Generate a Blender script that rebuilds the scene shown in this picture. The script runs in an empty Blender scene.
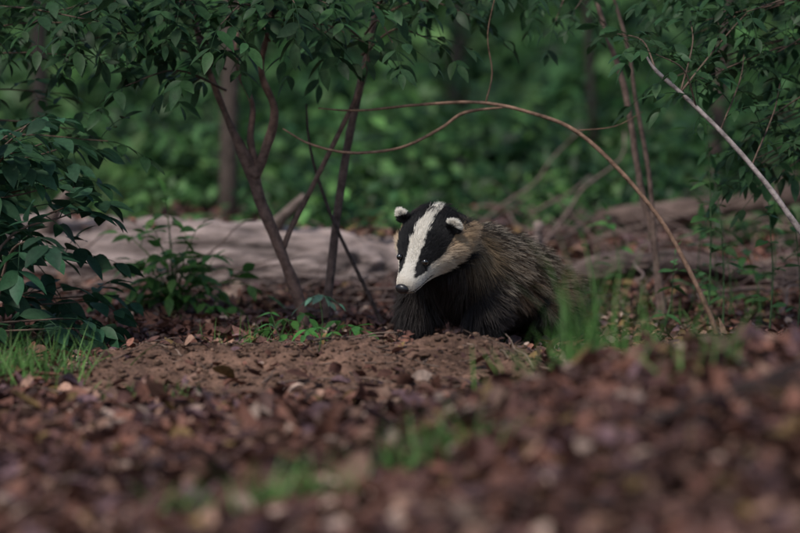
import bpy, math, random, numpy as np
from mathutils import Vector, Matrix
rng=np.random.default_rng(11); random.seed(11)
A=np.array
scene=bpy.context.scene

# ---------------------------------------------------------------- noise
def _h(ix,iy,iz,s):
    n=(ix*374761393+iy*668265263+iz*2147483647+s*1274126177)&0xffffffff
    n=((n^(n>>13))*1274126177)&0xffffffff
    n=(n^(n>>16))&0xffffffff
    return n/4294967295.0
def vnoise(x,y,z=None,s=0):
    x=np.asarray(x,float);y=np.asarray(y,float)
    z=np.zeros_like(x) if z is None else np.asarray(z,float)
    ix=np.floor(x).astype(np.int64);iy=np.floor(y).astype(np.int64);iz=np.floor(z).astype(np.int64)
    fx=x-ix;fy=y-iy;fz=z-iz
    fx=fx*fx*(3-2*fx);fy=fy*fy*(3-2*fy);fz=fz*fz*(3-2*fz)
    r=0
    for a in (0,1):
        for b in (0,1):
            for c in (0,1):
                w=(fx if a else 1-fx)*(fy if b else 1-fy)*(fz if c else 1-fz)
                r=r+w*_h(ix+a,iy+b,iz+c,s)
    return r*2-1
def fbm(x,y,z=None,s=0,o=3):
    t=0;a=1;n=0
    for i in range(o):
        f=2.03**i
        t=t+a*vnoise(x*f,y*f,None if z is None else z*f,s+i*17);n+=a;a*=.5
    return t/n
def sst(x,a,b):
    t=np.clip((x-a)/(b-a),0,1);return t*t*(3-2*t)
def nz(v):
    return v/np.maximum(np.linalg.norm(v,axis=-1,keepdims=True),1e-9)

# ---------------------------------------------------------------- terrain height
def moundmask(x,y):
    d=y+8+.14*fbm(x*3.5,y*3.5,s=19)
    return np.exp(-((d-7.17)/.42)**2)*sst(x,-.98,-.65)*(1-sst(x,.2,.5))
def height(x,y):
    x=np.asarray(x,float);y=np.asarray(y,float)
    d=y+8
    a=np.interp(x,[-4,-1,-.3,0,.24,.36,.81,1.6,4],[.0,.015,.03,.055,.115,.155,.205,.24,.28])
    g=np.where(d<5.75,np.exp(-((d-5.75)/2.4)**2),np.exp(-((d-5.75)/.60)**2))
    z=a*g
    ridge=.9+.25*vnoise(x*2.7,x*0+3,s=92)
    z=z+.088*ridge*np.exp(-((d-7.33)/np.where(d<7.33,.30,.2))**2)*sst(x,-.95,-.6)*(1-sst(x,.22,.5))
    z=z+.15*sst(d,8.8,12)+.02*np.clip(d-12,0,8)+.14*np.clip(d-19,0,60)
    calm=1-.85*np.exp(-(((x-.25)/.35)**2+((y-.08)/.3)**2))
    calm=calm*(1-.35*moundmask(x,y))
    z=z+calm*(.030*fbm(x*1.7,y*1.7,s=3)+.020*fbm(x*6,y*6,s=9)+.008*fbm(x*22,y*22,s=5))
    z=z+.25*fbm(x*.3,y*.3,s=31)*sst(np.maximum(abs(x)*1.0,abs(y)),5,20)
    return z

# ---------------------------------------------------------------- mesh builder
class B:
    def __init__(s): s.v=[];s.f=[];s.c=[];s.m=[];s.n=0
    def add(s,v,f,c,m=0):
        v=np.asarray(v,float).reshape(-1,3);f=np.asarray(f,np.int64).reshape(-1,4)
        c=np.asarray(c,float)
        if c.ndim==1: c=np.tile(c,(len(v),1))
        s.v.append(v);s.f.append(f+s.n);s.c.append(c);s.m.append(np.full(len(f),m));s.n+=len(v)
    def make(s,name,mats,parent=None,smooth=True):
        v=np.concatenate(s.v);f=np.concatenate(s.f);c=np.concatenate(s.c);m=np.concatenate(s.m)
        me=bpy.data.meshes.new(name)
        me.vertices.add(len(v));me.vertices.foreach_set("co",v.astype(np.float32).ravel())
        me.loops.add(len(f)*4);me.loops.foreach_set("vertex_index",f.astype(np.int32).ravel())
        me.polygons.add(len(f));me.polygons.foreach_set("loop_start",(np.arange(len(f))*4).astype(np.int32))
        me.polygons.foreach_set("material_index",m.astype(np.int32))
        me.update(calc_edges=True)
        me.polygons.foreach_set("use_smooth",np.full(len(f),smooth))
        at=me.attributes.new("Col",'FLOAT_COLOR','POINT')
        at.data.foreach_set("color",np.concatenate([c,np.ones((len(c),1))],1).astype(np.float32).ravel())
        for mt in mats: me.materials.append(mt)
        ob=bpy.data.objects.new(name,me);scene.collection.objects.link(ob)
        if parent: ob.parent=parent
        return ob

def catmull(P,n):
    P=np.asarray(P,float);Q=np.vstack([2*P[0]-P[1],P,2*P[-1]-P[-2]])
    out=[]
    for i in range(1,len(Q)-2):
        for t in np.linspace(0,1,n,endpoint=False):
            out.append(.5*((2*Q[i])+(-Q[i-1]+Q[i+1])*t+(2*Q[i-1]-5*Q[i]+4*Q[i+1]-Q[i+2])*t*t+(-Q[i-1]+3*Q[i]-3*Q[i+1]+Q[i+2])*t**3))
    out.append(P[-1]);return A(out)
def tube(b,pts,rad,col,n=4,seg=8,rough=.12,mat=0,smoothpath=True,seed=0,fine=0,rs=2.2):
    pts=np.asarray(pts,float);k=len(pts)
    rad=np.asarray(rad,float)
    if rad.ndim==0: rad=np.full(k,float(rad))
    if len(rad)==2 and k!=2: rad=np.linspace(rad[0],rad[1],k)
    R=rad.reshape(k,-1)
    if smoothpath:
        p=catmull(pts,n);t=np.linspace(0,k-1,len(p))
        R=np.stack([np.interp(t,np.arange(k),R[:,j]) for j in range(R.shape[1])],1)
    else: p=pts
    T=nz(np.gradient(p,axis=0))
    p=np.vstack([p[0]-T[0]*R[0].mean()*.3,p,p[-1]+T[-1]*R[-1].mean()*.3]);T=np.vstack([T[0],T,T[-1]])
    R=np.vstack([R[0]*.02,R,R[-1]*.02])
    up=A([0,0,1.]) if abs(T[:,2]).mean()<.8 else A([0,1.,0])
    S=nz(np.cross(np.tile(up,(len(p),1)),T));U=np.cross(T,S)
    th=np.linspace(0,2*np.pi,seg,endpoint=False)
    rw=R[:,0];rh=R[:,-1]
    V=p[:,None,:]+S[:,None,:]*(np.cos(th)[None,:,None]*rw[:,None,None])+U[:,None,:]*(np.sin(th)[None,:,None]*rh[:,None,None])
    cc=np.asarray(col,float)
    if rough>0:
        rr=np.maximum(rw,rh).mean()
        q=V.reshape(-1,3)/(rr*rs)
        nn=fbm(q[:,0]*.6,q[:,1],q[:,2]*.6,s=seed+50).reshape(V.shape[:2])
        V=V+(V-p[:,None,:])*(nn*rough*2)[:,:,None]
        if fine:
            q=V.reshape(-1,3)
            n2=fbm(q[:,0]*6,q[:,1]*34,q[:,2]*34,s=seed+80,o=4).reshape(V.shape[:2])
            V=V+nz(V-p[:,None,:])*(n2*fine)[:,:,None]
            cc=cc*(1+1.2*n2.reshape(-1,1)).clip(.2,2.2)
    m=len(p);i=np.arange(m-1)[:,None]*seg;j=np.arange(seg)[None,:];j2=(j+1)%seg
    F=np.stack([i+j,i+j2,i+seg+j2,i+seg+j],-1).reshape(-1,4)
    b.add(V.reshape(-1,3),F,cc,mat)
    return p

def leaves(b,pos,dr,nr,L,W,col,nu=4,fold=.25,curl=.25,mat=0,shape='ov'):
    N=len(pos);dr=nz(dr);sd=nz(np.cross(nr,dr));nr=np.cross(dr,sd)
    L=np.broadcast_to(L,(N,));W=np.broadcast_to(W,(N,))
    fold=np.broadcast_to(fold,(N,));curl=np.broadcast_to(curl,(N,))
    u=np.linspace(0,1,nu+1)
    if shape=='ov': pr=np.sin(np.pi*np.clip(u,0,1)**.8)**.85;pr=np.where(u>.7,pr*.92,pr)
    elif shape=='grass': pr=(1-u)**.6
    else: pr=np.sin(np.pi*u)**.7
    pr=np.maximum(pr,.03)
    uu=np.repeat(u,3);vv=np.tile([-1,0,1],nu+1);pp=np.repeat(pr,3)
    V=(pos[:,None,:]+dr[:,None,:]*(L[:,None]*uu)[:,:,None]*(1-.15*curl[:,None]*uu)[:,:,None]
       +sd[:,None,:]*(W[:,None]*.5*pp*vv)[:,:,None]
       +nr[:,None,:]*((fold[:,None]*W[:,None]*.5*pp*abs(vv))-(curl[:,None]*L[:,None]*uu**2))[:,:,None])
    f=[]
    for i in range(nu):
        for j in range(2):
            a=i*3+j;f.append([a,a+1,a+4,a+3])
    f=A(f);F=(f[None]+(np.arange(N)*3*(nu+1))[:,None,None]).reshape(-1,4)
    C=np.repeat(np.broadcast_to(col,(N,3)),3*(nu+1),0)
    b.add(V.reshape(-1,3),F,C,mat)

# ---------------------------------------------------------------- materials
def newmat(name):
    m=bpy.data.materials.new(name);m.use_nodes=True;nt=m.node_tree;nt.nodes.clear()
    o=nt.nodes.new('ShaderNodeOutputMaterial');return m,nt,o
def N(nt,t,**kw):
    n=nt.nodes.new(t)
    for k,v in kw.items():
        if k in n.inputs: n.inputs[k].default_value=v
        else: setattr(n,k,v)
    return n
def mulnoise(nt,colsock,scale,lo,hi,detail=4,stretch=None):
    tc=N(nt,'ShaderNodeTexCoord');mp=N(nt,'ShaderNodeMapping')
    if stretch: mp.inputs['Scale'].default_value=stretch
    nt.links.new(tc.outputs['Object'],mp.inputs[0])
    no=N(nt,'ShaderNodeTexNoise');no.inputs['Scale'].default_value=scale;no.inputs['Detail'].default_value=detail;no.inputs['Roughness'].default_value=.65
    nt.links.new(mp.outputs[0],no.inputs['Vector'])
    mr=N(nt,'ShaderNodeMapRange');mr.inputs['From Min'].default_value=.3;mr.inputs['From Max'].default_value=.7
    mr.inputs['To Min'].default_value=lo;mr.inputs['To Max'].default_value=hi
    nt.links.new(no.outputs[0],mr.inputs[0])
    vm=N(nt,'ShaderNodeVectorMath',operation='SCALE')
    nt.links.new(colsock,vm.inputs[0]);nt.links.new(mr.outputs[0],vm.inputs['Scale'])
    return vm.outputs[0],no.outputs[0]
def attrmat(name,rough=.5,trans=0,nscale=60,lo=.75,hi=1.25,bump=0,spec=.4,stretch=None,detail=4):
    m,nt,o=newmat(name)
    at=N(nt,'ShaderNodeAttribute',attribute_name='Col')
    c,no=mulnoise(nt,at.outputs['Color'],nscale,lo,hi,detail,stretch)
    p=N(nt,'ShaderNodeBsdfPrincipled');p.inputs['Roughness'].default_value=rough
    p.inputs['Specular IOR Level'].default_value=spec
    nt.links.new(c,p.inputs['Base Color'])
    if bump:
        bn=N(nt,'ShaderNodeBump');bn.inputs['Strength'].default_value=.8;bn.inputs['Distance'].default_value=bump
        nt.links.new(no,bn.inputs['Height']);nt.links.new(bn.outputs[0],p.inputs['Normal'])
    if trans:
        t=N(nt,'ShaderNodeBsdfTranslucent');nt.links.new(c,t.inputs[0])
        mx=N(nt,'ShaderNodeMixShader');mx.inputs[0].default_value=trans
        nt.links.new(p.outputs[0],mx.inputs[1]);nt.links.new(t.outputs[0],mx.inputs[2]);nt.links.new(mx.outputs[0],o.inputs[0])
    else: nt.links.new(p.outputs[0],o.inputs[0])
    return m
M_leaf=attrmat('green_leaf',.5,.35,90,.75,1.25,spec=.22)
M_far=attrmat('undergrowth_leaf',.5,.35,30,.8,1.2,spec=.25)
M_lit=attrmat('dead_leaf',.65,.08,70,.5,1.4,spec=.22)
M_bark=attrmat('bark',.85,0,45,.45,1.5,bump=.006,spec=.2)
M_log=attrmat('weathered_log',.9,0,30,.4,1.6,bump=.03,spec=.15,stretch=(.3,1,1.3),detail=8)
M_soil=attrmat('soil',.95,0,34,.4,1.55,bump=.03,spec=.15,detail=12)
M_skin=attrmat('badger_skin',.8,0,80,.8,1.1)

# ---------------------------------------------------------------- ground
def axis(lo,hi,st,far):
    a=list(np.arange(lo,hi+1e-6,st));s=st;x=a[-1]
    while x<far: s*=1.18;x+=s;a.append(x)
    s=st;x=a[0];pre=[]
    while x>-far: s*=1.18;x-=s;pre.append(x)
    return A(pre[::-1]+a)
xs=axis(-2.4,2.4,.015,260);ys=axis(-4.6,4.5,.017,260)
X,Y=np.meshgrid(xs,ys);Z=height(X,Y)
mm=moundmask(X,Y);Z=Z+mm*(.030*fbm(X*9,Y*9,s=77)+.020*fbm(X*24,Y*24,s=78))
soil=A([.078,.046,.034]);mound=A([.185,.106,.074]);green=A([.014,.022,.008])
w=np.clip(mm*1.4,0,1)[...,None];g=sst(Y+.6*vnoise(X*1.2,Y*1.2,s=4),2.6,4.2)[...,None]*(0.9)
C=soil*(1-w)+mound*w;C=C*(1-g)+green*g
C=C*(1+.6*fbm(X*7,Y*7,s=55))[...,None]
b=B();nx=len(xs);ny=len(ys)
i=(np.arange(ny-1)*nx)[:,None];j=np.arange(nx-1)[None]
b.add(np.stack([X,Y,Z],-1),np.stack([i+j,i+j+1,i+nx+j+1,i+nx+j],-1),C.reshape(-1,3))
b.make('ground',[M_soil])

# ---------------------------------------------------------------- leaf litter
def litter(n,x0,x1,y0,y1,sz,b,pal,keep=lambda x,y:np.ones_like(x),zf=None,nu=4,flat=1.):
    x=rng.uniform(x0,x1,n);y=rng.uniform(y0,y1,n)
    k=rng.random(n)<keep(x,y);x=x[k];y=y[k];n=len(x)
    z=(height(x,y) if zf is None else zf(x,y))+rng.random(n)**2*.022+.004
    az=rng.uniform(0,2*np.pi,n);tl=rng.normal(0,.30*flat,n)
    d=np.stack([np.cos(az),np.sin(az),tl],-1)
    nr=nz(np.stack([rng.normal(0,.42*flat,n),rng.normal(0,.42*flat,n),np.ones(n)],-1))
    L=sz*(.3+1.1*rng.random(n)**1.7);W=L*rng.uniform(.35,.8,n)
    ci=rng.choice(len(pal),n,p=[q[1] for q in pal]);col=A([q[0] for q in pal])[ci]*rng.uniform(.45,1.35,(n,1))
    patch=1+.7*fbm(x*2.2,y*2.2,s=66);col=col*patch[:,None]
    leaves(b,np.stack([x,y,z],-1)-nz(d)*(L*.5)[:,None],d,nr,L,W,col,nu=nu,fold=rng.normal(.15,.5,n),curl=rng.normal(.15,.4,n),shape='r')
pal=[((.180,.080,.055),.34),((.108,.052,.042),.33),((.27,.155,.11),.12),((.130,.074,.078),.12),((.40,.28,.22),.04),((.20,.125,.05),.05)]
keep=lambda x,y:1-np.clip(moundmask(x,y)*1.35,0,.90)
b=B()
litter(66000,-2.0,2.0,-4.7,-1.0,.049,b,pal,keep)
litter(36000,-2.0,2.2,-1.0,1.6,.038,b,pal,lambda x,y:keep(x,y)*(1-.5*np.exp(-(((x-.2)/.4)**2+((y)/.3)**2))))
litter(32000,-3.2,3.6,1.6,4.6,.052,b,pal)
def logtop(x,y):
    zc=np.interp(x,[-2.4,-1,-.1,.35],[.13,.09,.06,.03]);return zc+np.sqrt(np.clip(.15**2-(y-2.05)**2,0,1))*1.02
litter(450,-2.2,.2,1.98,2.2,.045,b,pal,zf=logtop)
b.make('leaf_litter',[M_lit])

# soil crumbs on the mound
b=B()
ph=np.linspace(0,np.pi,5);th=np.linspace(0,2*np.pi,7)[:-1]
sp=A([[math.sin(p)*math.cos(t),math.sin(p)*math.sin(t),math.cos(p)] for p in ph for t in th])
sf=A([[a*6+c,a*6+(c+1)%6,(a+1)*6+(c+1)%6,(a+1)*6+c] for a in range(4) for c in range(6)])
for k in range(5200):
    x=rng.uniform(-1,.5);y=-8+rng.normal(7.2,.28)
    r=.0015+.0065*rng.random()**4
    v=sp*A([r*rng.uniform(.8,1.7),r*rng.uniform(.8,1.5),r*.7])*(1+rng.normal(0,.2,(len(sp),1)))
    zz=float(height(x,y))+float(moundmask(x,y))*(.030*float(fbm(x*9,y*9,s=77))+.020*float(fbm(x*24,y*24,s=78)))
    b.add(v+A([x,y,zz+r*.3]),sf,A([.18,.108,.076])*rng.uniform(.35,1.4))
b.make('soil_clods',[M_soil])

# ---------------------------------------------------------------- twigs & branches on ground
def stick(b,x,y,az,L,r,lift=0,pitch=0,col=(.16,.11,.085),bend=.03):
    n=5;t=np.linspace(-.5,.5,n)*L
    px=x+np.cos(az)*t+rng.normal(0,L*bend,n);py=y+np.sin(az)*t+rng.normal(0,L*bend,n)
    pz=height(px,py)+r*.8+lift+np.linspace(0,1,n)*L*pitch+rng.normal(0,L*bend*.5,n)
    tube(b,np.stack([px,py,pz],-1),[r,r*.5],A(col)*rng.uniform(.5,1.5),n=3,seg=5,rough=.1)
b=B()
for k in range(480):
    stick(b,rng.uniform(-1.9,1.9),rng.uniform(-4.3,.9),rng.uniform(0,3.14),rng.uniform(.05,.32),rng.uniform(.0012,.004),lift=rng.random()*.015,pitch=rng.normal(0,.08))
for k in range(90):
    stick(b,rng.uniform(-.9,.4),rng.uniform(-1.1,-.4),rng.uniform(0,3.14),rng.uniform(.03,.16),rng.uniform(.001,.003),lift=.008,pitch=rng.normal(0,.1))
b.make('fallen_twigs',[M_bark])

def gz(x,y,o=0): return float(height(x,y))+o
b=B();tube(b,[(-.12,-1.45,gz(-.12,-1.45,.0)),(.08,-1.6,gz(.08,-1.6,.02)),(.26,-1.7,gz(.26,-1.7,.035)),(.40,-1.8,gz(.4,-1.8,.03)),(.55,-1.85,gz(.55,-1.85,.015)),(.7,-1.9,gz(.7,-1.9,-.01))],[.009,.014,.015,.013,.009,.006],(.24,.16,.12),rough=.15)
b.make('fallen_branch',[M_bark])
b=B();tube(b,[(.30,-3.15,gz(.3,-3.15,.0)),(.45,-3.0,gz(.45,-3,.02)),(.6,-2.85,gz(.6,-2.85,.025)),(.8,-2.65,gz(.8,-2.65,.025)),(1.0,-2.5,gz(1.0,-2.5,0))],[.007,.012,.013,.011,.008],(.045,.03,.026),rough=.15)
tube(b,[(.6,-2.85,gz(.6,-2.85,.02)),(.66,-2.95,gz(.66,-2.95,.04)),(.75,-3.0,gz(.75,-3.0,.02))],[.007,.003],(.05,.032,.028),rough=.15)
b.make('fallen_branch',[M_bark])

# brush pile behind the badger
b=B()
for k in range(90):
    x=rng.uniform(-1.3,.1);stick(b,x,rng.uniform(1.0,1.8),rng.normal(.1,.7),rng.uniform(.15,.6),rng.uniform(.0015,.005),lift=rng.random()*.06,pitch=rng.normal(0,.2),col=(.15,.105,.09),bend=.06)
for k in range(24):
    stick(b,rng.uniform(.35,2.0),rng.uniform(1.2,3.4),rng.normal(.2,.5),rng.uniform(.3,.9),rng.uniform(.008,.020),lift=rng.random()*.06,pitch=rng.normal(0,.15),col=(.15,.105,.085),bend=.05)
for k in range(230):
    x=rng.uniform(.35,2.0);stick(b,x,rng.uniform(1.0,3.4),rng.uniform(0,3.14),rng.uniform(.12,.5),rng.uniform(.0015,.006),lift=rng.random()*.10,pitch=rng.normal(0,.35),col=(.16,.11,.095),bend=.07)
b.make('brush_pile',[M_bark])

# logs
b=B();tube(b,[(-2.4,2.3,.16),(-1.6,2.15,.12),(-1.0,2.05,.10),(-.5,2.0,.09),(-.1,2.05,.07),(.35,2.3,.03)],[.155,.155,.15,.14,.125,.09],(.29,.225,.205),n=70,seg=130,rough=.10,fine=.035,rs=2.0)
for (x,z,L) in [(-1.2,.2,.2),(-.45,.18,.16)]:
    tube(b,[(x,2.0,z),(x+.05,1.93,z+L*.5),(x+.13,1.9,z+L)],[.03,.012],(.2,.15,.13),seg=8)
b.make('fallen_log',[M_log])
b=B();tube(b,[(.75,3.2,.19),(1.1,3.1,.235),(1.5,2.95,.31),(2.1,2.8,.40)],[.045,.04,.038,.03],(.13,.09,.075),n=14,seg=20,rough=.15,fine=.008)
b.make('fallen_log',[M_log])
b=B();tube(b,[(.45,1.5,.02),(.62,1.55,.11),(.85,1.65,.13),(1.2,1.8,.08),(1.7,1.9,.08)],[.05,.045,.04,.035,.03],(.12,.085,.075),n=14,seg=20,rough=.2,fine=.012)
b.make('exposed_root',[M_log])
b=B()
tube(b,[(.36,1.9,.02),(.42,1.95,.12),(.46,2.0,.19),(.47,2.05,.235)],[.035,.03,.022,.008],(.22,.165,.145),n=20,seg=24,rough=.35,fine=.02)
b.make('broken_stump',[M_log])

# ---------------------------------------------------------------- leafy plants
def greens(n,base,var=.3):
    return A(base)*rng.uniform(1-var,1+var,(n,1))*rng.uniform(.9,1.1,(n,3))
def compound(b,p,d,L,nl,ll,base,droop=.35,mat=1,wr=.42):
    d=nz(A(d,float));side=nz(np.cross(d,[0,0,1.]))
    t=np.linspace(0,1,6);path=p+d*(t*L)[:,None]+A([0,0,-1.])*(t**2*L*droop)[:,None]
    tube(b,path,[.0016,.0007],A(base)*.9,smoothpath=False,seg=4,rough=0,mat=mat)
    P=[];D=[]
    for k in range(nl):
        tt=.35+.55*k/max(nl-1,1);q=p+d*tt*L+A([0,0,-1.])*tt**2*L*droop
        for s in (-1,1):
            P.append(q);D.append(side*s*1.0+d*.6+A([0,0,-.25-.3*rng.random()])+rng.normal(0,.12,3))
    P.append(path[-1]);D.append(d+A([0,0,-droop*1.6]))
    n=len(P);P=A(P);D=nz(A(D))
    nr=nz(A([0,-.12,1.])+rng.normal(0,.32,(n,3)))
    LL=ll*rng.uniform(.65,1.2,n)
    leaves(b,P,D,nr,LL,LL*wr,greens(n,A(base)*rng.uniform(.65,1.4),.25),nu=6,fold=.22,curl=rng.uniform(.05,.35,n),mat=mat)
def leafy(b,pts,r,base,sp=.07,L=.14,nl=2,ll=.065,bark=(.12,.08,.06),start=.15,spread=.8,mat=1,wr=.42):
    p=tube(b,pts,r,bark,n=5,seg=6,rough=.06)
    seg=np.linalg.norm(np.diff(p,axis=0),axis=1);cum=np.concatenate([[0],np.cumsum(seg)]);tot=cum[-1]
    s=tot*start;k=0
    while s<tot:
        q=A([np.interp(s,cum,p[:,i]) for i in range(3)]);q2=A([np.interp(min(s+.02,tot),cum,p[:,i]) for i in range(3)])
        t=nz(q2-q+1e-6);a=k*2.4+rng.normal(0,.4)
        sd=nz(np.cross(t,[0.1,.2,1.]));u=np.cross(sd,t)
        d=t*.5+(sd*math.cos(a)+u*math.sin(a))*spread+A([0,0,.15])
        compound(b,q,d,L*rng.uniform(.7,1.2),nl,ll,base,mat=mat,wr=wr)
        s+=sp*rng.uniform(.7,1.5);k+=1
    compound(b,p[-2],nz(p[-2]-p[-5]),L,nl,ll,base,mat=mat,wr=wr)

DG=(.034,.076,.030)
# multi-stem elder (left of badger)
b=B();bk=(.17,.105,.085)
tube(b,[(-.281,.5,-.02),(-.281,.5,.062),(-.33,.5,.205),(-.396,.5,.369),(-.425,.5,.463),(-.465,.5,.555),(-.494,.52,.613),(-.56,.55,.785),(-.603,.6,.957),(-.63,.6,1.19)],[.021,.018,.0165,.016,.020,.013,.010,.009,.008,.005],bk,n=6,seg=10,rough=.14)
tube(b,[(-.42,.5,.45),(-.385,.49,.53),(-.359,.48,.641),(-.396,.48,.756),(-.373,.46,.9),(-.344,.4,1.13)],[.017,.014,.012,.009,.008,.005],bk,n=6,seg=10,rough=.14)
tube(b,[(-.41,.5,.47),(-.43,.52,.56),(-.425,.54,.66),(-.47,.56,.78),(-.46,.6,1.0)],[.012,.010,.008,.007,.004],bk,n=5,seg=8)
tube(b,[(-.34,.5,.23),(-.315,.5,.30),(-.258,.5,.412),(-.158,.5,.613),(-.109,.5,.727),(-.06,.48,.95)],[.007,.008,.0075,.007,.006,.004],bk,n=5,seg=8)
S=[((-.56,.55,.785),(-.9,.3)),((-.5,.52,.70),(-.75,.1)),((-.603,.6,.957),(-1.0,.7)),((-.6,.58,.9),(-.78,.2)),((-.396,.48,.80),(-.55,.15)),((-.373,.46,.9),(-.2,.1)),
   ((-.36,.47,.84),(-.1,.25)),((-.344,.4,1.05),(-.5,.0)),((-.46,.6,.95),(-.62,.9)),((-.109,.5,.80),(.08,.3)),((-.08,.49,.9),(.2,.5)),((-.35,.42,1.0),(-.05,.0)),
   ((-.6,.6,1.0),(-.85,.3)),((-.55,.55,.83),(-.68,.2)),((-.38,.47,.9),(-.48,-.05)),((-.36,.45,.93),(-.28,-.1)),((-.58,.56,.92),(-.72,-.1)),((-.37,.46,.86),(-.22,.2)),((-.1,.5,.86),(-.02,.1)),((-.6,.6,.95),(-.6,.1)),((-.37,.46,.84),(-.45,.2)),((-.36,.45,.9),(-.35,.0)),((-.58,.58,.86),(-.63,.1)),((-.36,.45,.93),(-.15,.2)),((-.58,.58,.9),(-.95,.1)),((-.5,.55,.76),(-.85,.4)),((-.58,.58,.93),(-.85,-.1))]
for (p,(tx,ty)) in S:
    p=A(p);e=A([tx,ty,p[2]+rng.uniform(-.04,.10)]);m=(p+e)/2+A([0,0,.05])
    leafy(b,[p,m,e],[.004,.0015],DG,sp=.055,L=.12,nl=2,ll=.068)
b.make('elder_sapling',[M_bark,M_leaf])

b=B();bk2=(.13,.088,.075)
tube(b,[(-.215,.6,-.02),(-.215,.6,.045),(-.2,.6,.182),(-.181,.6,.354),(-.149,.6,.555),(-.115,.6,.713),(-.08,.6,.871),(-.057,.58,1.07)],[.0155,.014,.0125,.012,.012,.011,.010,.006],bk2,n=6,seg=10)
tube(b,[(-.043,.6,.0),(-.1,.58,.125),(-.2,.56,.34),(-.258,.55,.527),(-.27,.55,.66)],[.006,.006,.005,.004,.003],(.07,.05,.045),seg=6)
for (p,(tx,ty)) in [((-.08,.6,.92),(.12,.7)),((-.06,.58,1.0),(.28,.4)),((-.1,.6,.84),(-.25,.45)),((-.07,.6,.94),(.1,.3)),((-.06,.58,1.03),(-.25,.3)),((-.07,.6,.97),(.35,.7)),((-.06,.6,1.0),(.2,.2))]:
    p=A(p);e=A([tx,ty,p[2]+rng.uniform(-.05,.06)]);leafy(b,[p,(p+e)/2+A([0,0,.05]),e],[.004,.0015],DG,sp=.06,L=.12,nl=2,ll=.06)
b.make('hazel_sapling',[M_bark,M_leaf])

# arching bramble stem
b=B();bb=(.24,.145,.10)
tube(b,[(.89,.3,-.02),(.885,.3,.034),(.84,.3,.14),(.742,.3,.3225),(.616,.3,.4765),(.49,.3,.5885),(.364,.3,.639),(.224,.3,.667),(.056,.3,.661),(-.112,.32,.6445),(-.23,.35,.65)],[.008,.0075,.007,.0065,.006,.0055,.005,.0045,.004,.003,.002],bb,n=6,seg=8,rough=.1)
tube(b,[(.30,.3,.655),(.182,.3,.639),(.112,.29,.594),(0,.28,.541),(-.14,.28,.527),(-.252,.28,.552),(-.328,.3,.594)],[.0025,.0045,.0045,.004,.0038,.003,.002],bb,n=6,seg=8)
tube(b,[(.24,.3,.667),(.258,.31,.75),(.245,.3,.86),(.275,.3,1.0)],[.0024,.0012],A(bb)*.7,seg=6)
tube(b,[(.49,.3,.5885),(.60,.3,.60),(.68,.32,.64)],[.002,.001],A(bb)*.7,seg=5)
b.make('arching_stem',[M_bark,M_leaf])

# twin stems right
b=B();bt=(.17,.115,.095)
tube(b,[(.79,.9,-.02),(.786,.9,.0),(.765,.9,.232),(.72,.9,.427),(.675,.9,.697),(.615,.9,.877),(.57,.9,1.03),(.525,.9,1.2)],[.013,.012,.0105,.010,.009,.008,.007,.005],bt,n=6,seg=8)
tube(b,[(.80,.88,-.02),(.785,.88,.1),(.765,.88,.25),(.745,.88,.457),(.706,.88,.667),(.676,.88,.847),(.6,.88,1.087)],[.008,.008,.0075,.007,.006,.006,.004],bt,n=6,seg=8)
for (p,e) in [((.57,.9,1.03),(.3,.7,1.0)),((.6,.88,1.05),(.9,.7,.98)),((.54,.9,1.12),(.42,.8,.98)),((.62,.88,.98),(.5,.5,.93)),((.58,.88,1.08),(.7,.6,.98)),((.56,.9,1.06),(.45,.6,.90))]:
    p=A(p);e=A(e);leafy(b,[p,(p+e)/2+A([0,0,.04]),e],[.003,.0012],DG,sp=.06,L=.10,nl=2,ll=.05)
b.make('hazel_sapling',[M_bark,M_leaf])

# right-hand tree with pale drooping limb
b=B();bp=(.34,.28,.26)
tube(b,[(.66,.0,.80),(.69,.0,.756),(.756,.0,.697),(.864,.0,.594),(.972,.0,.4725),(1.053,.0,.3645),(1.16,.02,.216),(1.27,.05,.03),(1.3,.06,-.02)],[.003,.005,.006,.0065,.007,.008,.009,.011,.013],bp,n=6,seg=8,rough=.1)
for (p,e) in [((.69,0,.756),(.60,.3,.86)),((.756,0,.697),(.80,.2,.90)),((.864,0,.594),(.95,.2,.80)),((.80,0,.655),(.68,-.1,.80)),((.95,0,.50),(1.05,.2,.72)),((.756,0,.697),(.98,.3,.93))]:
    p=A(p);e=A(e);leafy(b,[p,(p+e)/2+A([.02,0,.03]),e],[.003,.0012],DG,sp=.05,L=.11,nl=2,ll=.055)
b.make('elder_sapling',[M_bark,M_leaf])
b=B()
tube(b,[(1.5,.5,-.02),(1.46,.5,.5),(1.40,.5,.95),(1.3,.5,1.4)],[.03,.015],(.15,.11,.09),n=6,seg=8)
for k in range(26):
    z=rng.uniform(.55,1.12);p=A([1.46-(z-.5)*.12,.5,z]);e=A([rng.uniform(.72,1.05),rng.uniform(.0,.8),z+rng.uniform(-.12,.05)])
    if z<.75: e[0]=rng.uniform(1.0,1.15)
    leafy(b,[p,(p+e)/2+A([0,0,.06]),e],[.005,.0015],DG,sp=.06,L=.12,nl=2,ll=.058,start=.25,wr=.38)
b.make('rowan_sapling',[M_bark,M_leaf])

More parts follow.
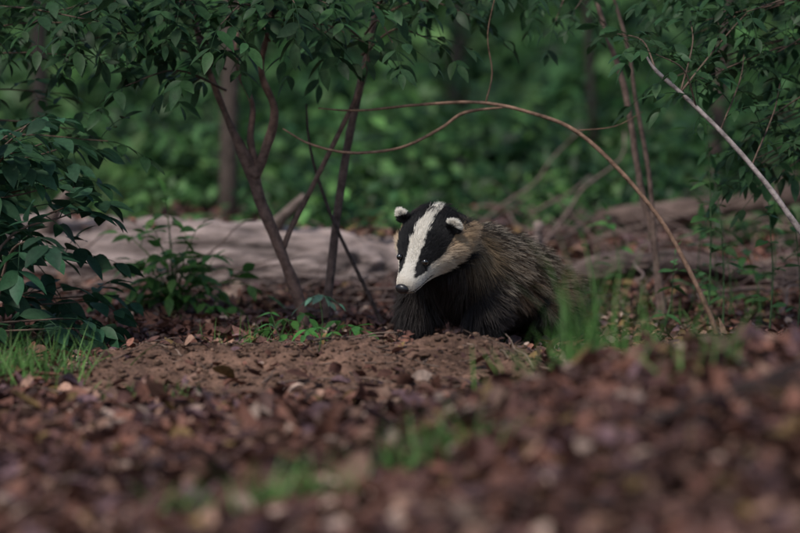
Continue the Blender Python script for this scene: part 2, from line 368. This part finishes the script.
# left broadleaf shrub
b=B();BL=(.036,.088,.044)
for k in range(22):
    bx=rng.uniform(-1.35,-1.05);by=rng.uniform(-.35,.2)
    p=A([bx,by,gz(bx,by,-.02)]);h=rng.uniform(.08,.66)
    e=A([rng.uniform(-1.04,-.84)-max(0,h-.5)*.3,by+rng.uniform(-.25,.2),h*.95]);m=A([(bx*1.3+e[0]*.7)/2,by,h*.75])
    leafy(b,[p,m,e],[.006,.002],BL,sp=.085,L=.11,nl=2,ll=.085,start=.4,wr=.5)
b.make('broadleaf_shrub',[M_bark,M_leaf])
b=B()
for k in range(20):
    z=rng.uniform(.42,1.08);p=A([-1.45,.4,z-.1]);e=A([rng.uniform(-1.2,-.8),rng.uniform(0,.6),z+rng.uniform(-.08,.05)])
    leafy(b,[p,(p+e)/2+A([0,0,.06]),e],[.005,.0015],DG,sp=.065,L=.12,nl=2,ll=.062,start=.3)
tube(b,[(-1.5,.4,-.02),(-1.46,.4,.5),(-1.45,.4,1.4)],[.03,.015],(.15,.11,.09),n=6,seg=8)
b.make('elder_sapling',[M_bark,M_leaf])

# lighter green small sapling, behind mound
b=B();LG=(.085,.19,.045)
for (ex,ey,ez) in [(-.70,.9,.34),(-.80,.95,.24),(-.62,.85,.26),(-.55,.9,.16),(-.74,.85,.16),(-.83,.9,.10),(-.60,.8,.08),(-.52,.8,.07),(-.66,.8,.20),(-.48,.85,.12),(-.78,.8,.18),(-.68,.8,.12),(-.58,.8,.2),(-.72,.8,.26)]:
    p=A([-.68,.9,gz(-.68,.9,-.01)]);e=A([ex,ey,ez])
    leafy(b,[p,(p+e)/2+A([0,0,.05]),e],[.004,.0015],LG,sp=.045,L=.08,nl=1,ll=.07,start=.3,bark=(.09,.13,.05))
b.make('green_sapling',[M_bark,M_leaf])
# seedlings
b=B()
for k in range(16):
    x=rng.uniform(-.36,-.12);y=rng.uniform(-.1,.25);p=A([x,y,gz(x,y,-.005)])
    e=p+A([rng.normal(0,.03),rng.normal(0,.03),rng.uniform(.05,.10)])
    compound(b,e,A([rng.normal(),rng.normal(),.1]),.05,1,.05,(.06,.17,.04));tube(b,[p,e],[.0015,.001],(.08,.14,.05),seg=4,rough=0,mat=1)
p=A([-.20,-.75,gz(-.20,-.75,-.01)])
tube(b,[p,p+A([.01,0,.08]),p+A([.0,0,.15])],[.0016,.001],(.09,.15,.06),seg=4,rough=0,mat=1)
for d in [(-1,.2,-.1),(1,0,.1),(.4,-.6,.2)]:
    compound(b,p+A([0,0,.145]),d,.05,1,.040,(.08,.16,.11),droop=.5)
b.make('woodland_seedling',[M_bark,M_leaf])

# tall thin green weeds right
b=B()
for (x,y,h) in [(.88,.45,.62),(.93,.5,.45),(1.05,.4,.35),(.75,.5,.2),(1.15,.55,.3),(.9,1.2,.25),(1.1,1.0,.2),(.98,.8,.22),(.6,1.1,.2),(1.0,1.3,.28),(1.15,1.2,.3),(.7,1.4,.25)]:
    p=A([x,y,gz(x,y,-.01)]);q=p+A([rng.normal(0,.03),0,h])
    leafy(b,[p,(p+q)/2+A([.01,0,0]),q],[.003,.0012],(.065,.15,.045),sp=.07,L=.06,nl=1,ll=.058,start=.3,bark=(.07,.12,.05))
b.make('nettle_stems',[M_bark,M_leaf])

# grass
def grass(name,cx,cy,sx,sy,n,h,col,w=.004,lean=.35):
    b=B();x=rng.normal(cx,sx,n);y=rng.normal(cy,sy,n);z=height(x,y)-.005
    d=np.stack([rng.normal(0,lean,n),rng.normal(0,lean,n),np.ones(n)],-1)
    nr=nz(np.stack([rng.normal(0,1,n),rng.normal(0,1,n),np.full(n,.3)],-1))
    L=h*rng.uniform(.3,1.15,n)
    leaves(b,np.stack([x,y,z],-1),d,nr,L,w,greens(n,col,.35),nu=6,fold=.2,curl=rng.uniform(.1,.7,n),shape='grass')
    b.make(name,[M_leaf])
GR=(.13,.26,.07)
grass('grass_tuft',-.92,-.95,.10,.12,420,.13,GR)
grass('grass_tuft',.37,-2.1,.04,.06,60,.30,GR,w=.006,lean=.15)
grass('grass_tuft',.42,-1.95,.10,.10,170,.16,GR,w=.006,lean=.35)
grass('grass_tuft',.05,-2.85,.05,.05,90,.12,GR,w=.006)
grass('grass_tuft',-.17,-3.2,.05,.05,100,.10,GR,w=.006)
grass('grass_tuft',-.30,-3.25,.05,.05,60,.08,GR,w=.006)
grass('grass_tuft',-.55,-1.35,.06,.06,60,.07,GR)
grass('grass_tuft',.79,-3.15,.05,.05,110,.10,GR,w=.007)
grass('grass_tuft',.55,-2.5,.05,.05,60,.10,GR,w=.006)
grass('grass_tuft',.62,-1.5,.08,.08,60,.09,GR)
grass('grass_tuft',-.42,.15,.07,.08,90,.09,GR)
grass('grass_tuft',-.05,.05,.05,.05,40,.05,GR)
grass('grass_tuft',.95,.9,.15,.2,100,.12,GR)

# ---------------------------------------------------------------- undergrowth
def clumps(b,spec,nu=2):
    for (x,y,h,r,n,sz,col) in spec:
        z0=gz(x,y)
        v=nz(rng.normal(0,1,(n,3)))*(rng.random((n,1))**.4)
        v[:,2]=abs(v[:,2])
        p=v*A([r,r,h])+A([x,y,z0])
        q=p*3
        p=p+np.stack([fbm(q[:,0],q[:,1],q[:,2],s=1),fbm(q[:,0],q[:,1],q[:,2],s=2),fbm(q[:,0],q[:,1],q[:,2],s=4)],-1)*.12
        d=nz(v*A([1,1,.4])+rng.normal(0,.5,(n,3))+A([0,0,-.2]))
        nr=nz(rng.normal(0,.45,(n,3))+A([0,-.3,1]))
        L=sz*rng.uniform(.6,1.4,n)
        leaves(b,p,d,nr,L,L*.6,greens(n,col,.45),nu=nu,fold=.2,curl=.2)
b=B();sp=[]
def gcol():
    t=rng.random()**1.6
    c=A([.024,.066,.024])*(1-t)+A([.135,.27,.08])*t
    return c*rng.uniform(.28,1.35)  # brighter and darker clumps paint sun dapple into the leaf greens
for k in range(100):
    y=rng.uniform(2.7,4.2);x=rng.choice([-1,1])*rng.uniform(.0,2.6);sp.append((x,y,rng.uniform(.08,.25),rng.uniform(.1,.25),45,.06,gcol()))
for k in range(150):
    y=rng.uniform(4.0,7);x=rng.uniform(-3.6,3.6);sp.append((x,y,rng.uniform(.15,.7),rng.uniform(.15,.4),75,.095,gcol()))
for k in range(150):
    y=rng.uniform(7,13);x=rng.uniform(-5.0,5.0);sp.append((x,y,rng.uniform(.3,1.5),rng.uniform(.25,.6),75,.15,gcol()*1.15))
clumps(b,sp);b.make('undergrowth',[M_far])
b=B();sp=[]
for k in range(240):
    y=rng.uniform(13,26);x=rng.uniform(-10,10);sp.append((x,y,rng.uniform(1,3.2),rng.uniform(.5,1.1),75,.26,gcol()*1.15))
clumps(b,sp);b.make('background_thicket',[M_far])

# background trees
def tree(x,y,r,h,lean,crown=True,col=(.11,.08,.07)):
    b=B();z=gz(x,y,-.1)
    top=A([x+lean*h,y,z+h])
    tube(b,[(x,y,z),(x+lean*h*.3+.02,y,z+h*.33),(x+lean*h*.66-.02,y+.05,z+h*.66),top],[r*1.15,r,r*.75,r*.35],col,n=6,seg=12,rough=.1)
    for k in range(7):
        t=rng.uniform(.6,1);p=A([x+lean*h*t,y,z+h*t]);a=rng.uniform(0,6.28);e=p+A([math.cos(a)*h*.22,math.sin(a)*h*.22,h*.1])
        tube(b,[p,(p+e)/2+A([0,0,.05]),e],[r*.35,r*.1],col,seg=6)
        n=200;v=rng.normal(0,h*.08,(n,3))+e
        leaves(b,v,rng.normal(0,1,(n,3)),nz(rng.normal(0,.5,(n,3))+A([0,0,1])),.09,.05,greens(n,(.045,.10,.03),.4),nu=2,mat=1)
    b.make('woodland_tree',[M_bark,M_far])
tree(-.70,4.0,.034,4.5,.0,col=(.075,.056,.046));tree(1.27,4.2,.026,4,.06,col=(.07,.05,.042));tree(-1.75,6.5,.04,6,-.03,col=(.04,.032,.028));tree(2.3,7,.06,6,.03,col=(.06,.045,.04));tree(.3,9.5,.04,7,.04,col=(.035,.03,.026))
tree(-3.3,10,.10,8,0,col=(.06,.05,.04));tree(3.9,12,.11,8,.02,col=(.06,.05,.04));tree(-1.35,8.5,.04,6,.05,col=(.035,.03,.026));tree(.95,6.2,.018,4,-.09,col=(.05,.04,.033))

# ================================================================ badger
root=bpy.data.objects.new('badger',None);scene.collection.objects.link(root)
H=A([.088,-.195,.320]);f=nz(A([-.45,-.58,-.64]));l=A([.88,-.47,-.11]);l=nz(l-f*l.dot(f));u=np.cross(f,l)
Mh=np.stack([f,l,u],1)
def hw(loc): return A(loc)@Mh.T+H
def hl(p): return (p-H)@Mh
HX=A([-.07,-.03,0,.04,.072,.098,.123,.150,.170,.182]);HW=A([.074,.084,.088,.087,.074,.056,.042,.034,.028,.017]);HH=A([.066,.071,.072,.067,.058,.047,.038,.031,.026,.016]);HZ=A([-.012,-.008,-.004,-.004,-.008,-.013,-.017,-.020,-.020,-.018])
def ring_loft(b,C,Fw,Up,rw,rh,seg=28):
    C=np.asarray(C,float);S=nz(np.cross(Up,Fw));U=nz(np.cross(Fw,S))
    th=np.linspace(0,2*np.pi,seg,endpoint=False)
    C=np.vstack([C[0],C,C[-1]]);S=np.vstack([S[0],S,S[-1]]);U=np.vstack([U[0],U,U[-1]]);rw=np.r_[.001,rw,.001];rh=np.r_[.001,rh,.001]
    V=C[:,None]+S[:,None]*(np.cos(th)[None,:,None]*rw[:,None,None])+U[:,None]*(np.sin(th)[None,:,None]*rh[:,None,None])
    i=np.arange(len(C)-1)[:,None]*seg;j=np.arange(seg)[None];j2=(j+1)%seg
    b.add(V.reshape(-1,3),np.stack([i+j,i+j2,i+seg+j2,i+seg+j],-1),(1,1,1))
b=B()
xx=np.linspace(HX[0],HX[-1],24)
hc=hw(np.stack([xx,xx*0,np.interp(xx,HX,HZ)],-1))
ring_loft(b,hc,np.tile(f,(24,1)),np.tile(u,(24,1)),np.interp(xx,HX,HW),np.interp(xx,HX,HH))
BC=A([(.105,-.165,.285),(.125,-.10,.255),(.165,-.02,.220),(.215,.055,.200),(.265,.12,.182),(.315,.19,.160),(.355,.25,.142),(.39,.305,.125),(.42,.35,.11)])
BW=A([.070,.092,.112,.124,.130,.130,.122,.095,.045]);BH=A([.075,.10,.118,.122,.120,.115,.106,.085,.05])
bp=catmull(BC,4);t=np.linspace(0,len(BC)-1,len(bp));bw=np.interp(t,np.arange(len(BC)),BW);bh=np.interp(t,np.arange(len(BC)),BH)
ring_loft(b,bp,nz(np.gradient(bp,axis=0)),np.tile(A([0,0,1.]),(len(bp),1)),bw,bh)
def limb(pts,r):
    tube(b,pts,r,(1,1,1),n=4,seg=14,rough=0)
g0=lambda x,y:gz(x,y)
limb([(.215,-.05,.19),(.225,-.085,.11),(.235,-.085,.055),(.232,-.11,g0(.232,-.11)+.02),(.222,-.155,g0(.222,-.155)+.012)],[.062,.048,.036,.030,.020])
limb([(.09,.02,.19),(.055,-.035,.11),(.04,-.04,.055),(.032,-.065,g0(.032,-.065)+.02),(.022,-.11,g0(.022,-.11)+.012)],[.062,.050,.038,.030,.020])
limb([(.41,.18,.14),(.42,.10,.10),(.455,.17,.055),(.45,.13,g0(.45,.13)+.018),(.435,.06,g0(.435,.06)+.012)],[.08,.058,.034,.026,.020])
limb([(.30,.28,.14),(.28,.20,.10),(.31,.27,.055),(.30,.23,g0(.3,.23)+.018),(.28,.16,g0(.28,.16)+.012)],[.08,.058,.034,.026,.020])
limb([(.42,.34,.12),(.46,.40,.10),(.49,.45,.07)],[.04,.03,.015])
EAR=[]
for s in (-1,1):
    e=hw((.004,s*.073,.050));EAR.append(e);ax=hw((-.002,s*.088,.079))-e
    ph=np.linspace(0.05,np.pi-.05,9);tt=np.linspace(0,2*np.pi,13)[:-1]
    ud=nz(ax);fd=f-ud*f.dot(ud);fd=nz(fd);sd=np.cross(ud,fd)
    v=A([e+ud*.010+ud*math.cos(p)*.024+sd*math.sin(p)*math.cos(q)*.021+fd*math.sin(p)*math.sin(q)*.009 for p in ph for q in tt])
    ff=A([[a*12+c,a*12+(c+1)%12,(a+1)*12+(c+1)%12,(a+1)*12+c] for a in range(8) for c in range(12)])
    b.add(v,ff,(1,1,1))
body=b.make('body_base',[M_skin])
rm=body.modifiers.new('r','REMESH');rm.mode='VOXEL';rm.voxel_size=.006
sm=body.modifiers.new('s','SMOOTH');sm.iterations=5;sm.factor=.5
dg=bpy.context.evaluated_depsgraph_get();ev=body.evaluated_get(dg)
me=bpy.data.meshes.new_from_object(ev)
bpy.data.objects.remove(body)
body=bpy.data.objects.new('body',me);scene.collection.objects.link(body);body.parent=root
nv=len(me.vertices);co=np.zeros(nv*3,np.float32);me.vertices.foreach_get('co',co);co=co.reshape(-1,3).astype(float)
vn=np.zeros(nv*3,np.float32);me.vertices.foreach_get('normal',vn);vn=vn.reshape(-1,3).astype(float)
me.calc_loop_triangles();nt_=len(me.loop_triangles);tr=np.zeros(nt_*3,np.int32);me.loop_triangles.foreach_get('vertices',tr);tr=tr.reshape(-1,3)

Bdir=nz(A([.62,.78,-.12]))
WHITE=A([.82,.76,.665]);BLACK=A([.012,.011,.012])
def zones(p,nrm):
    n=len(p);q=hl(p);x,y,z=q[:,0],q[:,1],q[:,2]
    w_=np.interp(x,HX,HW);h_=np.interp(x,HX,HH);zc=np.interp(x,HX,HZ)
    rn=np.sqrt((y/w_)**2+((z-zc)/h_)**2)
    ear=np.zeros(n,bool)
    for e in EAR:
        dd=np.linalg.norm(p-e,axis=1);ear|=(dd<.042)&(rn>1.06)&(z>.03)
    head=(x>-.045)&(x<.205)&((rn<1.22)|(x>.17))
    th=np.degrees(np.arctan2(abs(y)/w_,(z-zc)/h_))
    jit=12*fbm(p[:,0]*90,p[:,1]*90,p[:,2]*90,s=8)
    th=th+jit*.7
    wc=np.interp(x,[-.06,0,.05,.09,.13,.150,.165],[8,11,14,19,25,38,70])
    wb=np.interp(x,[-.06,0,.05,.09,.13,.150,.160],[66,62,62,66,66,56,45])
    wl=np.interp(x,[-.06,0,.05,.1,.14,.2],[135,136,142,152,162,178])
    col=np.tile(WHITE,(n,1))
    blk=(th>wc)&(th<wb);col[blk]=BLACK
    low=th>wl;col[low]=BLACK*1.2
    ck=(th>=wb)&(th<=wl);tn=sst(-x,-.15,-.02)[:,None]
    col=np.where(ck[:,None],WHITE*(1-tn)+A([.50,.35,.215])*tn,col)
    tn2=(sst(x,.14,.18)*.35)[:,None];col=np.where(blk[:,None]|low[:,None],col,col*(1-tn2)+A([.50,.38,.27])*tn2)
    mouth=(abs(z-(zc-.011))<.0026)&(x>.11)&(abs(y)>.006);col[mouth]=BLACK*2
    return head,ear,col,x,y,z,th,rn
def sample(n):
    a=co[tr[:,0]];b_=co[tr[:,1]];c=co[tr[:,2]]
    cen=(a+b_+c)/3;ar=np.linalg.norm(np.cross(b_-a,c-a),axis=1)
    hd,er,*_=zones(cen,None)
    wt=ar*np.where(hd,4.5,1)*np.where(er,8,1);wt/=wt.sum()
    t=rng.choice(len(tr),n,p=wt);r1=np.sqrt(rng.random(n));r2=rng.random(n)
    w0=1-r1;w1=r1*(1-r2);w2=r1*r2
    P=a[t]*w0[:,None]+b_[t]*w1[:,None]+c[t]*w2[:,None]
    Nn=nz(vn[tr[t,0]]*w0[:,None]+vn[tr[t,1]]*w1[:,None]+vn[tr[t,2]]*w2[:,None])
    return P,Nn
NH=115000
P,Nn=sample(NH)
head,ear,hcol,hx,hy,hz,th,rn=zones(P,Nn)
s=(P-A([.16,-.02,.2]))@Bdir
K=6
cn=np.stack([fbm(P[:,0]*38,P[:,1]*38,P[:,2]*38,s=k) for k in (21,22,23)],-1)
cn2=fbm(P[:,0]*60,P[:,1]*60,P[:,2]*60,s=41)
cn3=fbm(P[:,0]*14,P[:,1]*14,P[:,2]*14,s=43)
down=A([0,0,-1.])
frontness=sst(-s,-.02,.12)[:,None]
legm=sst(-P[:,2],-.10,-.05)[:,None]
flow=Bdir*(1-frontness)*(1-legm)+down*(.40+.6*frontness+.7*legm)
flow=np.where(head[:,None]|ear[:,None],-f*1.0,flow)
ck=head&(th>68)&(hx<.10)
flow=np.where(ck[:,None],-f+down*.35+A([.35,0,0])*np.sign(hy)[:,None],flow)
tan=flow-Nn*(flow*Nn).sum(1)[:,None];tan=nz(tan)
lift=np.where(head,.28,.38)+.10*cn2
dirv=nz(tan+Nn*lift[:,None]+cn*np.where(head,.2,.85)[:,None]+rng.normal(0,.10,(NH,3)))
ln=np.where(head,np.interp(hx,[-.03,.03,.08,.13,.18],[.026,.016,.010,.006,.004]),.050)
ln=np.where(ck,ln+.022*sst(-hx,-.10,-.04),ln)
ln=np.where(~head,ln*np.clip(.32+sst(P[:,2],.03,.17)*.8,.3,1),ln)
hdist=np.linalg.norm(P-H,axis=1);ln=np.where(~head,ln*np.clip(.5+sst(hdist,.07,.2)*.5,.4,1),ln)
ln=np.where(ear,.009,ln)
ln=ln*rng.uniform(.6,1.3,NH)
tk=np.linspace(0,1,K)
bend=tan*.25+down*.18
pts=P[:,None]-Nn[:,None]*.001+dirv[:,None]*(ln[:,None]*tk)[:,:,None]+bend[:,None]*(ln[:,None]*tk**2)[:,:,None]
pts=pts+rng.normal(0,1,(NH,K,3))*(ln[:,None]*tk*.02)[:,:,None]
gzv=height(pts[:,:,0],pts[:,:,1]);pts[:,:,2]=np.maximum(pts[:,:,2],gzv+.002)
side=sst(P[:,2]+.03*cn3,.12,.21)
back=side*sst(s,-.07,.03)
backc=back[:,None]
tip=A([.47,.385,.29]);mid=A([.024,.017,.014]);rootc=A([.25,.165,.10])
dark=A([.012,.009,.0085])
rv=rng.random(NH)
griz=np.clip(rv<(.40+.7*cn2+.3*cn3),0,1)[:,None]
tcol=np.zeros((NH,K,3))
for k in range(K):
    t=tk[k]
    bandtip=float(sst(A(t),.55,.8));bandroot=1-float(sst(A(t),.15,.45))
    c=mid*(1-bandtip)*(1-bandroot)+tip*bandtip*np.where(griz,1,.07)+rootc*bandroot*.6
    cdark=dark*(1+2.0*t*rv[:,None])
    c=c*backc+cdark*(1-backc)
    pw=np.exp(-(np.linalg.norm((P-A([.205,-.115,.275]))/A([.05,.065,.048]),axis=1))**2)[:,None]*.85
    c=c*(1-pw)+A([.44,.305,.175])*pw*(.3+.9*rv[:,None])
    fl=np.exp(-((P[:,2]-.18)/.08)**2)[:,None]*.6*sst(s,-.02,.08)[:,None]*(.5+1.2*cn3[:,None]).clip(0,1)
    c=c*(1-fl)+A([.15,.085,.045])*fl*(.3+1.3*rv[:,None])
    tcol[:,k]=c
hc_=hcol*(.72+.38*rv[:,None]);tcol=np.where(head[:,None,None],hc_[:,None,:],tcol)
ew=np.full(NH,-1.)
for e,sg in zip(EAR,(-1,1)):
    ax=nz(hw((-.002,sg*.088,.079))-hw((.004,sg*.073,.050)));ew=np.maximum(ew,np.where(np.linalg.norm(P-e,axis=1)<.05,((P-e)@ax),-1))
ec=np.where((ew>.012)[:,None],WHITE,BLACK*1.5);tcol=np.where(ear[:,None,None],ec[:,None,:],tcol)
hd,er,hc0,*_=zones(co,vn)
sk=np.where(hd[:,None],hc0*.7,np.tile(A([.02,.016,.014]),(nv,1)))
at=me.attributes.new("Col",'FLOAT_COLOR','POINT');at.data.foreach_set("color",np.concatenate([sk,np.ones((nv,1))],1).astype(np.float32).ravel())
me.materials.clear();me.materials.append(M_skin)

hc=bpy.data.hair_curves.new('fur');hc.add_curves([K]*NH)
hc.attributes['position'].data.foreach_set('vector',pts.astype(np.float32).ravel())
ra=hc.attributes.get('radius') or hc.attributes.new('radius','FLOAT','POINT')
rad=np.where(head|ear,.00045,.00075)[:,None]*(1-tk*.7)[None]
ra.data.foreach_set('value',rad.astype(np.float32).ravel())
ca=hc.attributes.new('Col','FLOAT_COLOR','POINT')
ca.data.foreach_set('color',np.concatenate([tcol,np.ones((NH,K,1))],2).astype(np.float32).ravel())
mf,nt,o=newmat('badger_fur')
at=N(nt,'ShaderNodeAttribute',attribute_name='Col');p=N(nt,'ShaderNodeBsdfPrincipled');p.inputs['Roughness'].default_value=.5;p.inputs['Specular IOR Level'].default_value=.25
nt.links.new(at.outputs['Color'],p.inputs['Base Color']);nt.links.new(p.outputs[0],o.inputs[0])
hc.materials.append(mf)
fo=bpy.data.objects.new('fur',hc);scene.collection.objects.link(fo);fo.parent=root

def simplemat(name,col,rough,coat=0):
    m,nt,o=newmat(name);p=N(nt,'ShaderNodeBsdfPrincipled')
    no=N(nt,'ShaderNodeTexNoise');no.inputs['Scale'].default_value=300
    mx=N(nt,'ShaderNodeMix',data_type='RGBA');mx.inputs[6].default_value=(*[c*.6 for c in col],1);mx.inputs[7].default_value=(*col,1)
    nt.links.new(no.outputs[0],mx.inputs[0]);nt.links.new(mx.outputs[2],p.inputs['Base Color'])
    p.inputs['Roughness'].default_value=rough;p.inputs['Coat Weight'].default_value=coat;nt.links.new(p.outputs[0],o.inputs[0]);return m
M_eye=simplemat('eye',(.01,.007,.005),.05,1);M_nose=simplemat('nose_leather',(.02,.017,.018),.35);M_claw=simplemat('claw',(.22,.18,.14),.4)
def ball(name,c,r,mat):
    b=B();ph=np.linspace(.02,np.pi-.02,13);tt=np.linspace(0,2*np.pi,21)[:-1]
    v=A([[math.sin(p)*math.cos(q),math.sin(p)*math.sin(q),math.cos(p)] for p in ph for q in tt])*A(r)
    v=v@Mh.T+c
    ff=A([[a*20+k,a*20+(k+1)%20,(a+1)*20+(k+1)%20,(a+1)*20+k] for a in range(12) for k in range(20)])
    b.add(v,ff,(1,1,1));return b.make(name,[mat],root)
for nm,sg in (('eye_right',-1),('eye_left',1)):
    X_=.106;w_=np.interp(X_,HX,HW);h_=np.interp(X_,HX,HH);zc=np.interp(X_,HX,HZ);a=math.radians(44)
    ball(nm,hw((X_+.003,sg*w_*math.sin(a)*1.08,zc+h_*math.cos(a)*1.08)),(.009,.009,.009),M_eye)
ball('nose',hw((.186,0,-.013)),(.012,.019,.014),M_nose)
b=B()
for (x,y) in [(.222,-.155),(.022,-.11),(.435,.06),(.28,.16)]:
    for k in range(5):
        ox=(k-2)*.009;zz=gz(x+ox,y-.03)
        tube(b,[(x+ox,y-.008,zz+.014),(x+ox*1.1-.003,y-.025,zz+.012),(x+ox*1.15-.005,y-.042,zz+.002)],[.0035,.0028,.0008],(1,1,1),n=3,seg=6,rough=0)
b.make('claws',[M_claw],root)

# ---------------------------------------------------------------- light
el,az=math.radians(52),math.radians(215)
wd=bpy.data.worlds.new('World');scene.world=wd;wd.use_nodes=True;nt=wd.node_tree
bg=nt.nodes['Background'];sky=nt.nodes.new('ShaderNodeTexSky');sky.sky_type='NISHITA';sky.sun_disc=False
sky.sun_elevation=el;sky.sun_rotation=az
nt.links.new(sky.outputs[0],bg.inputs[0]);bg.inputs[1].default_value=.125
sd=bpy.data.lights.new('sun','SUN');sd.energy=3.0;sd.angle=math.radians(10);sd.color=(1,.95,.88)
so=bpy.data.objects.new('sun',sd);scene.collection.objects.link(so)
dv=Vector((math.sin(az)*math.cos(el),math.cos(az)*math.cos(el),math.sin(el)))
so.rotation_euler=dv.to_track_quat('Z','Y').to_euler();so.location=dv*20

cd=bpy.data.cameras.new('camera');cam=bpy.data.objects.new('camera',cd);scene.collection.objects.link(cam)
cam.location=(0,-8,.75);cam.rotation_euler=(math.radians(90-3.74),0,0)
cd.lens=133.3;cd.sensor_width=36;cd.clip_end=2000;cd.clip_start=.1
cd.dof.use_dof=True;cd.dof.focus_distance=7.78;cd.dof.aperture_fstop=1.9
scene.camera=cam
scene.view_settings.view_transform='Standard';scene.view_settings.look='None';scene.view_settings.exposure=0
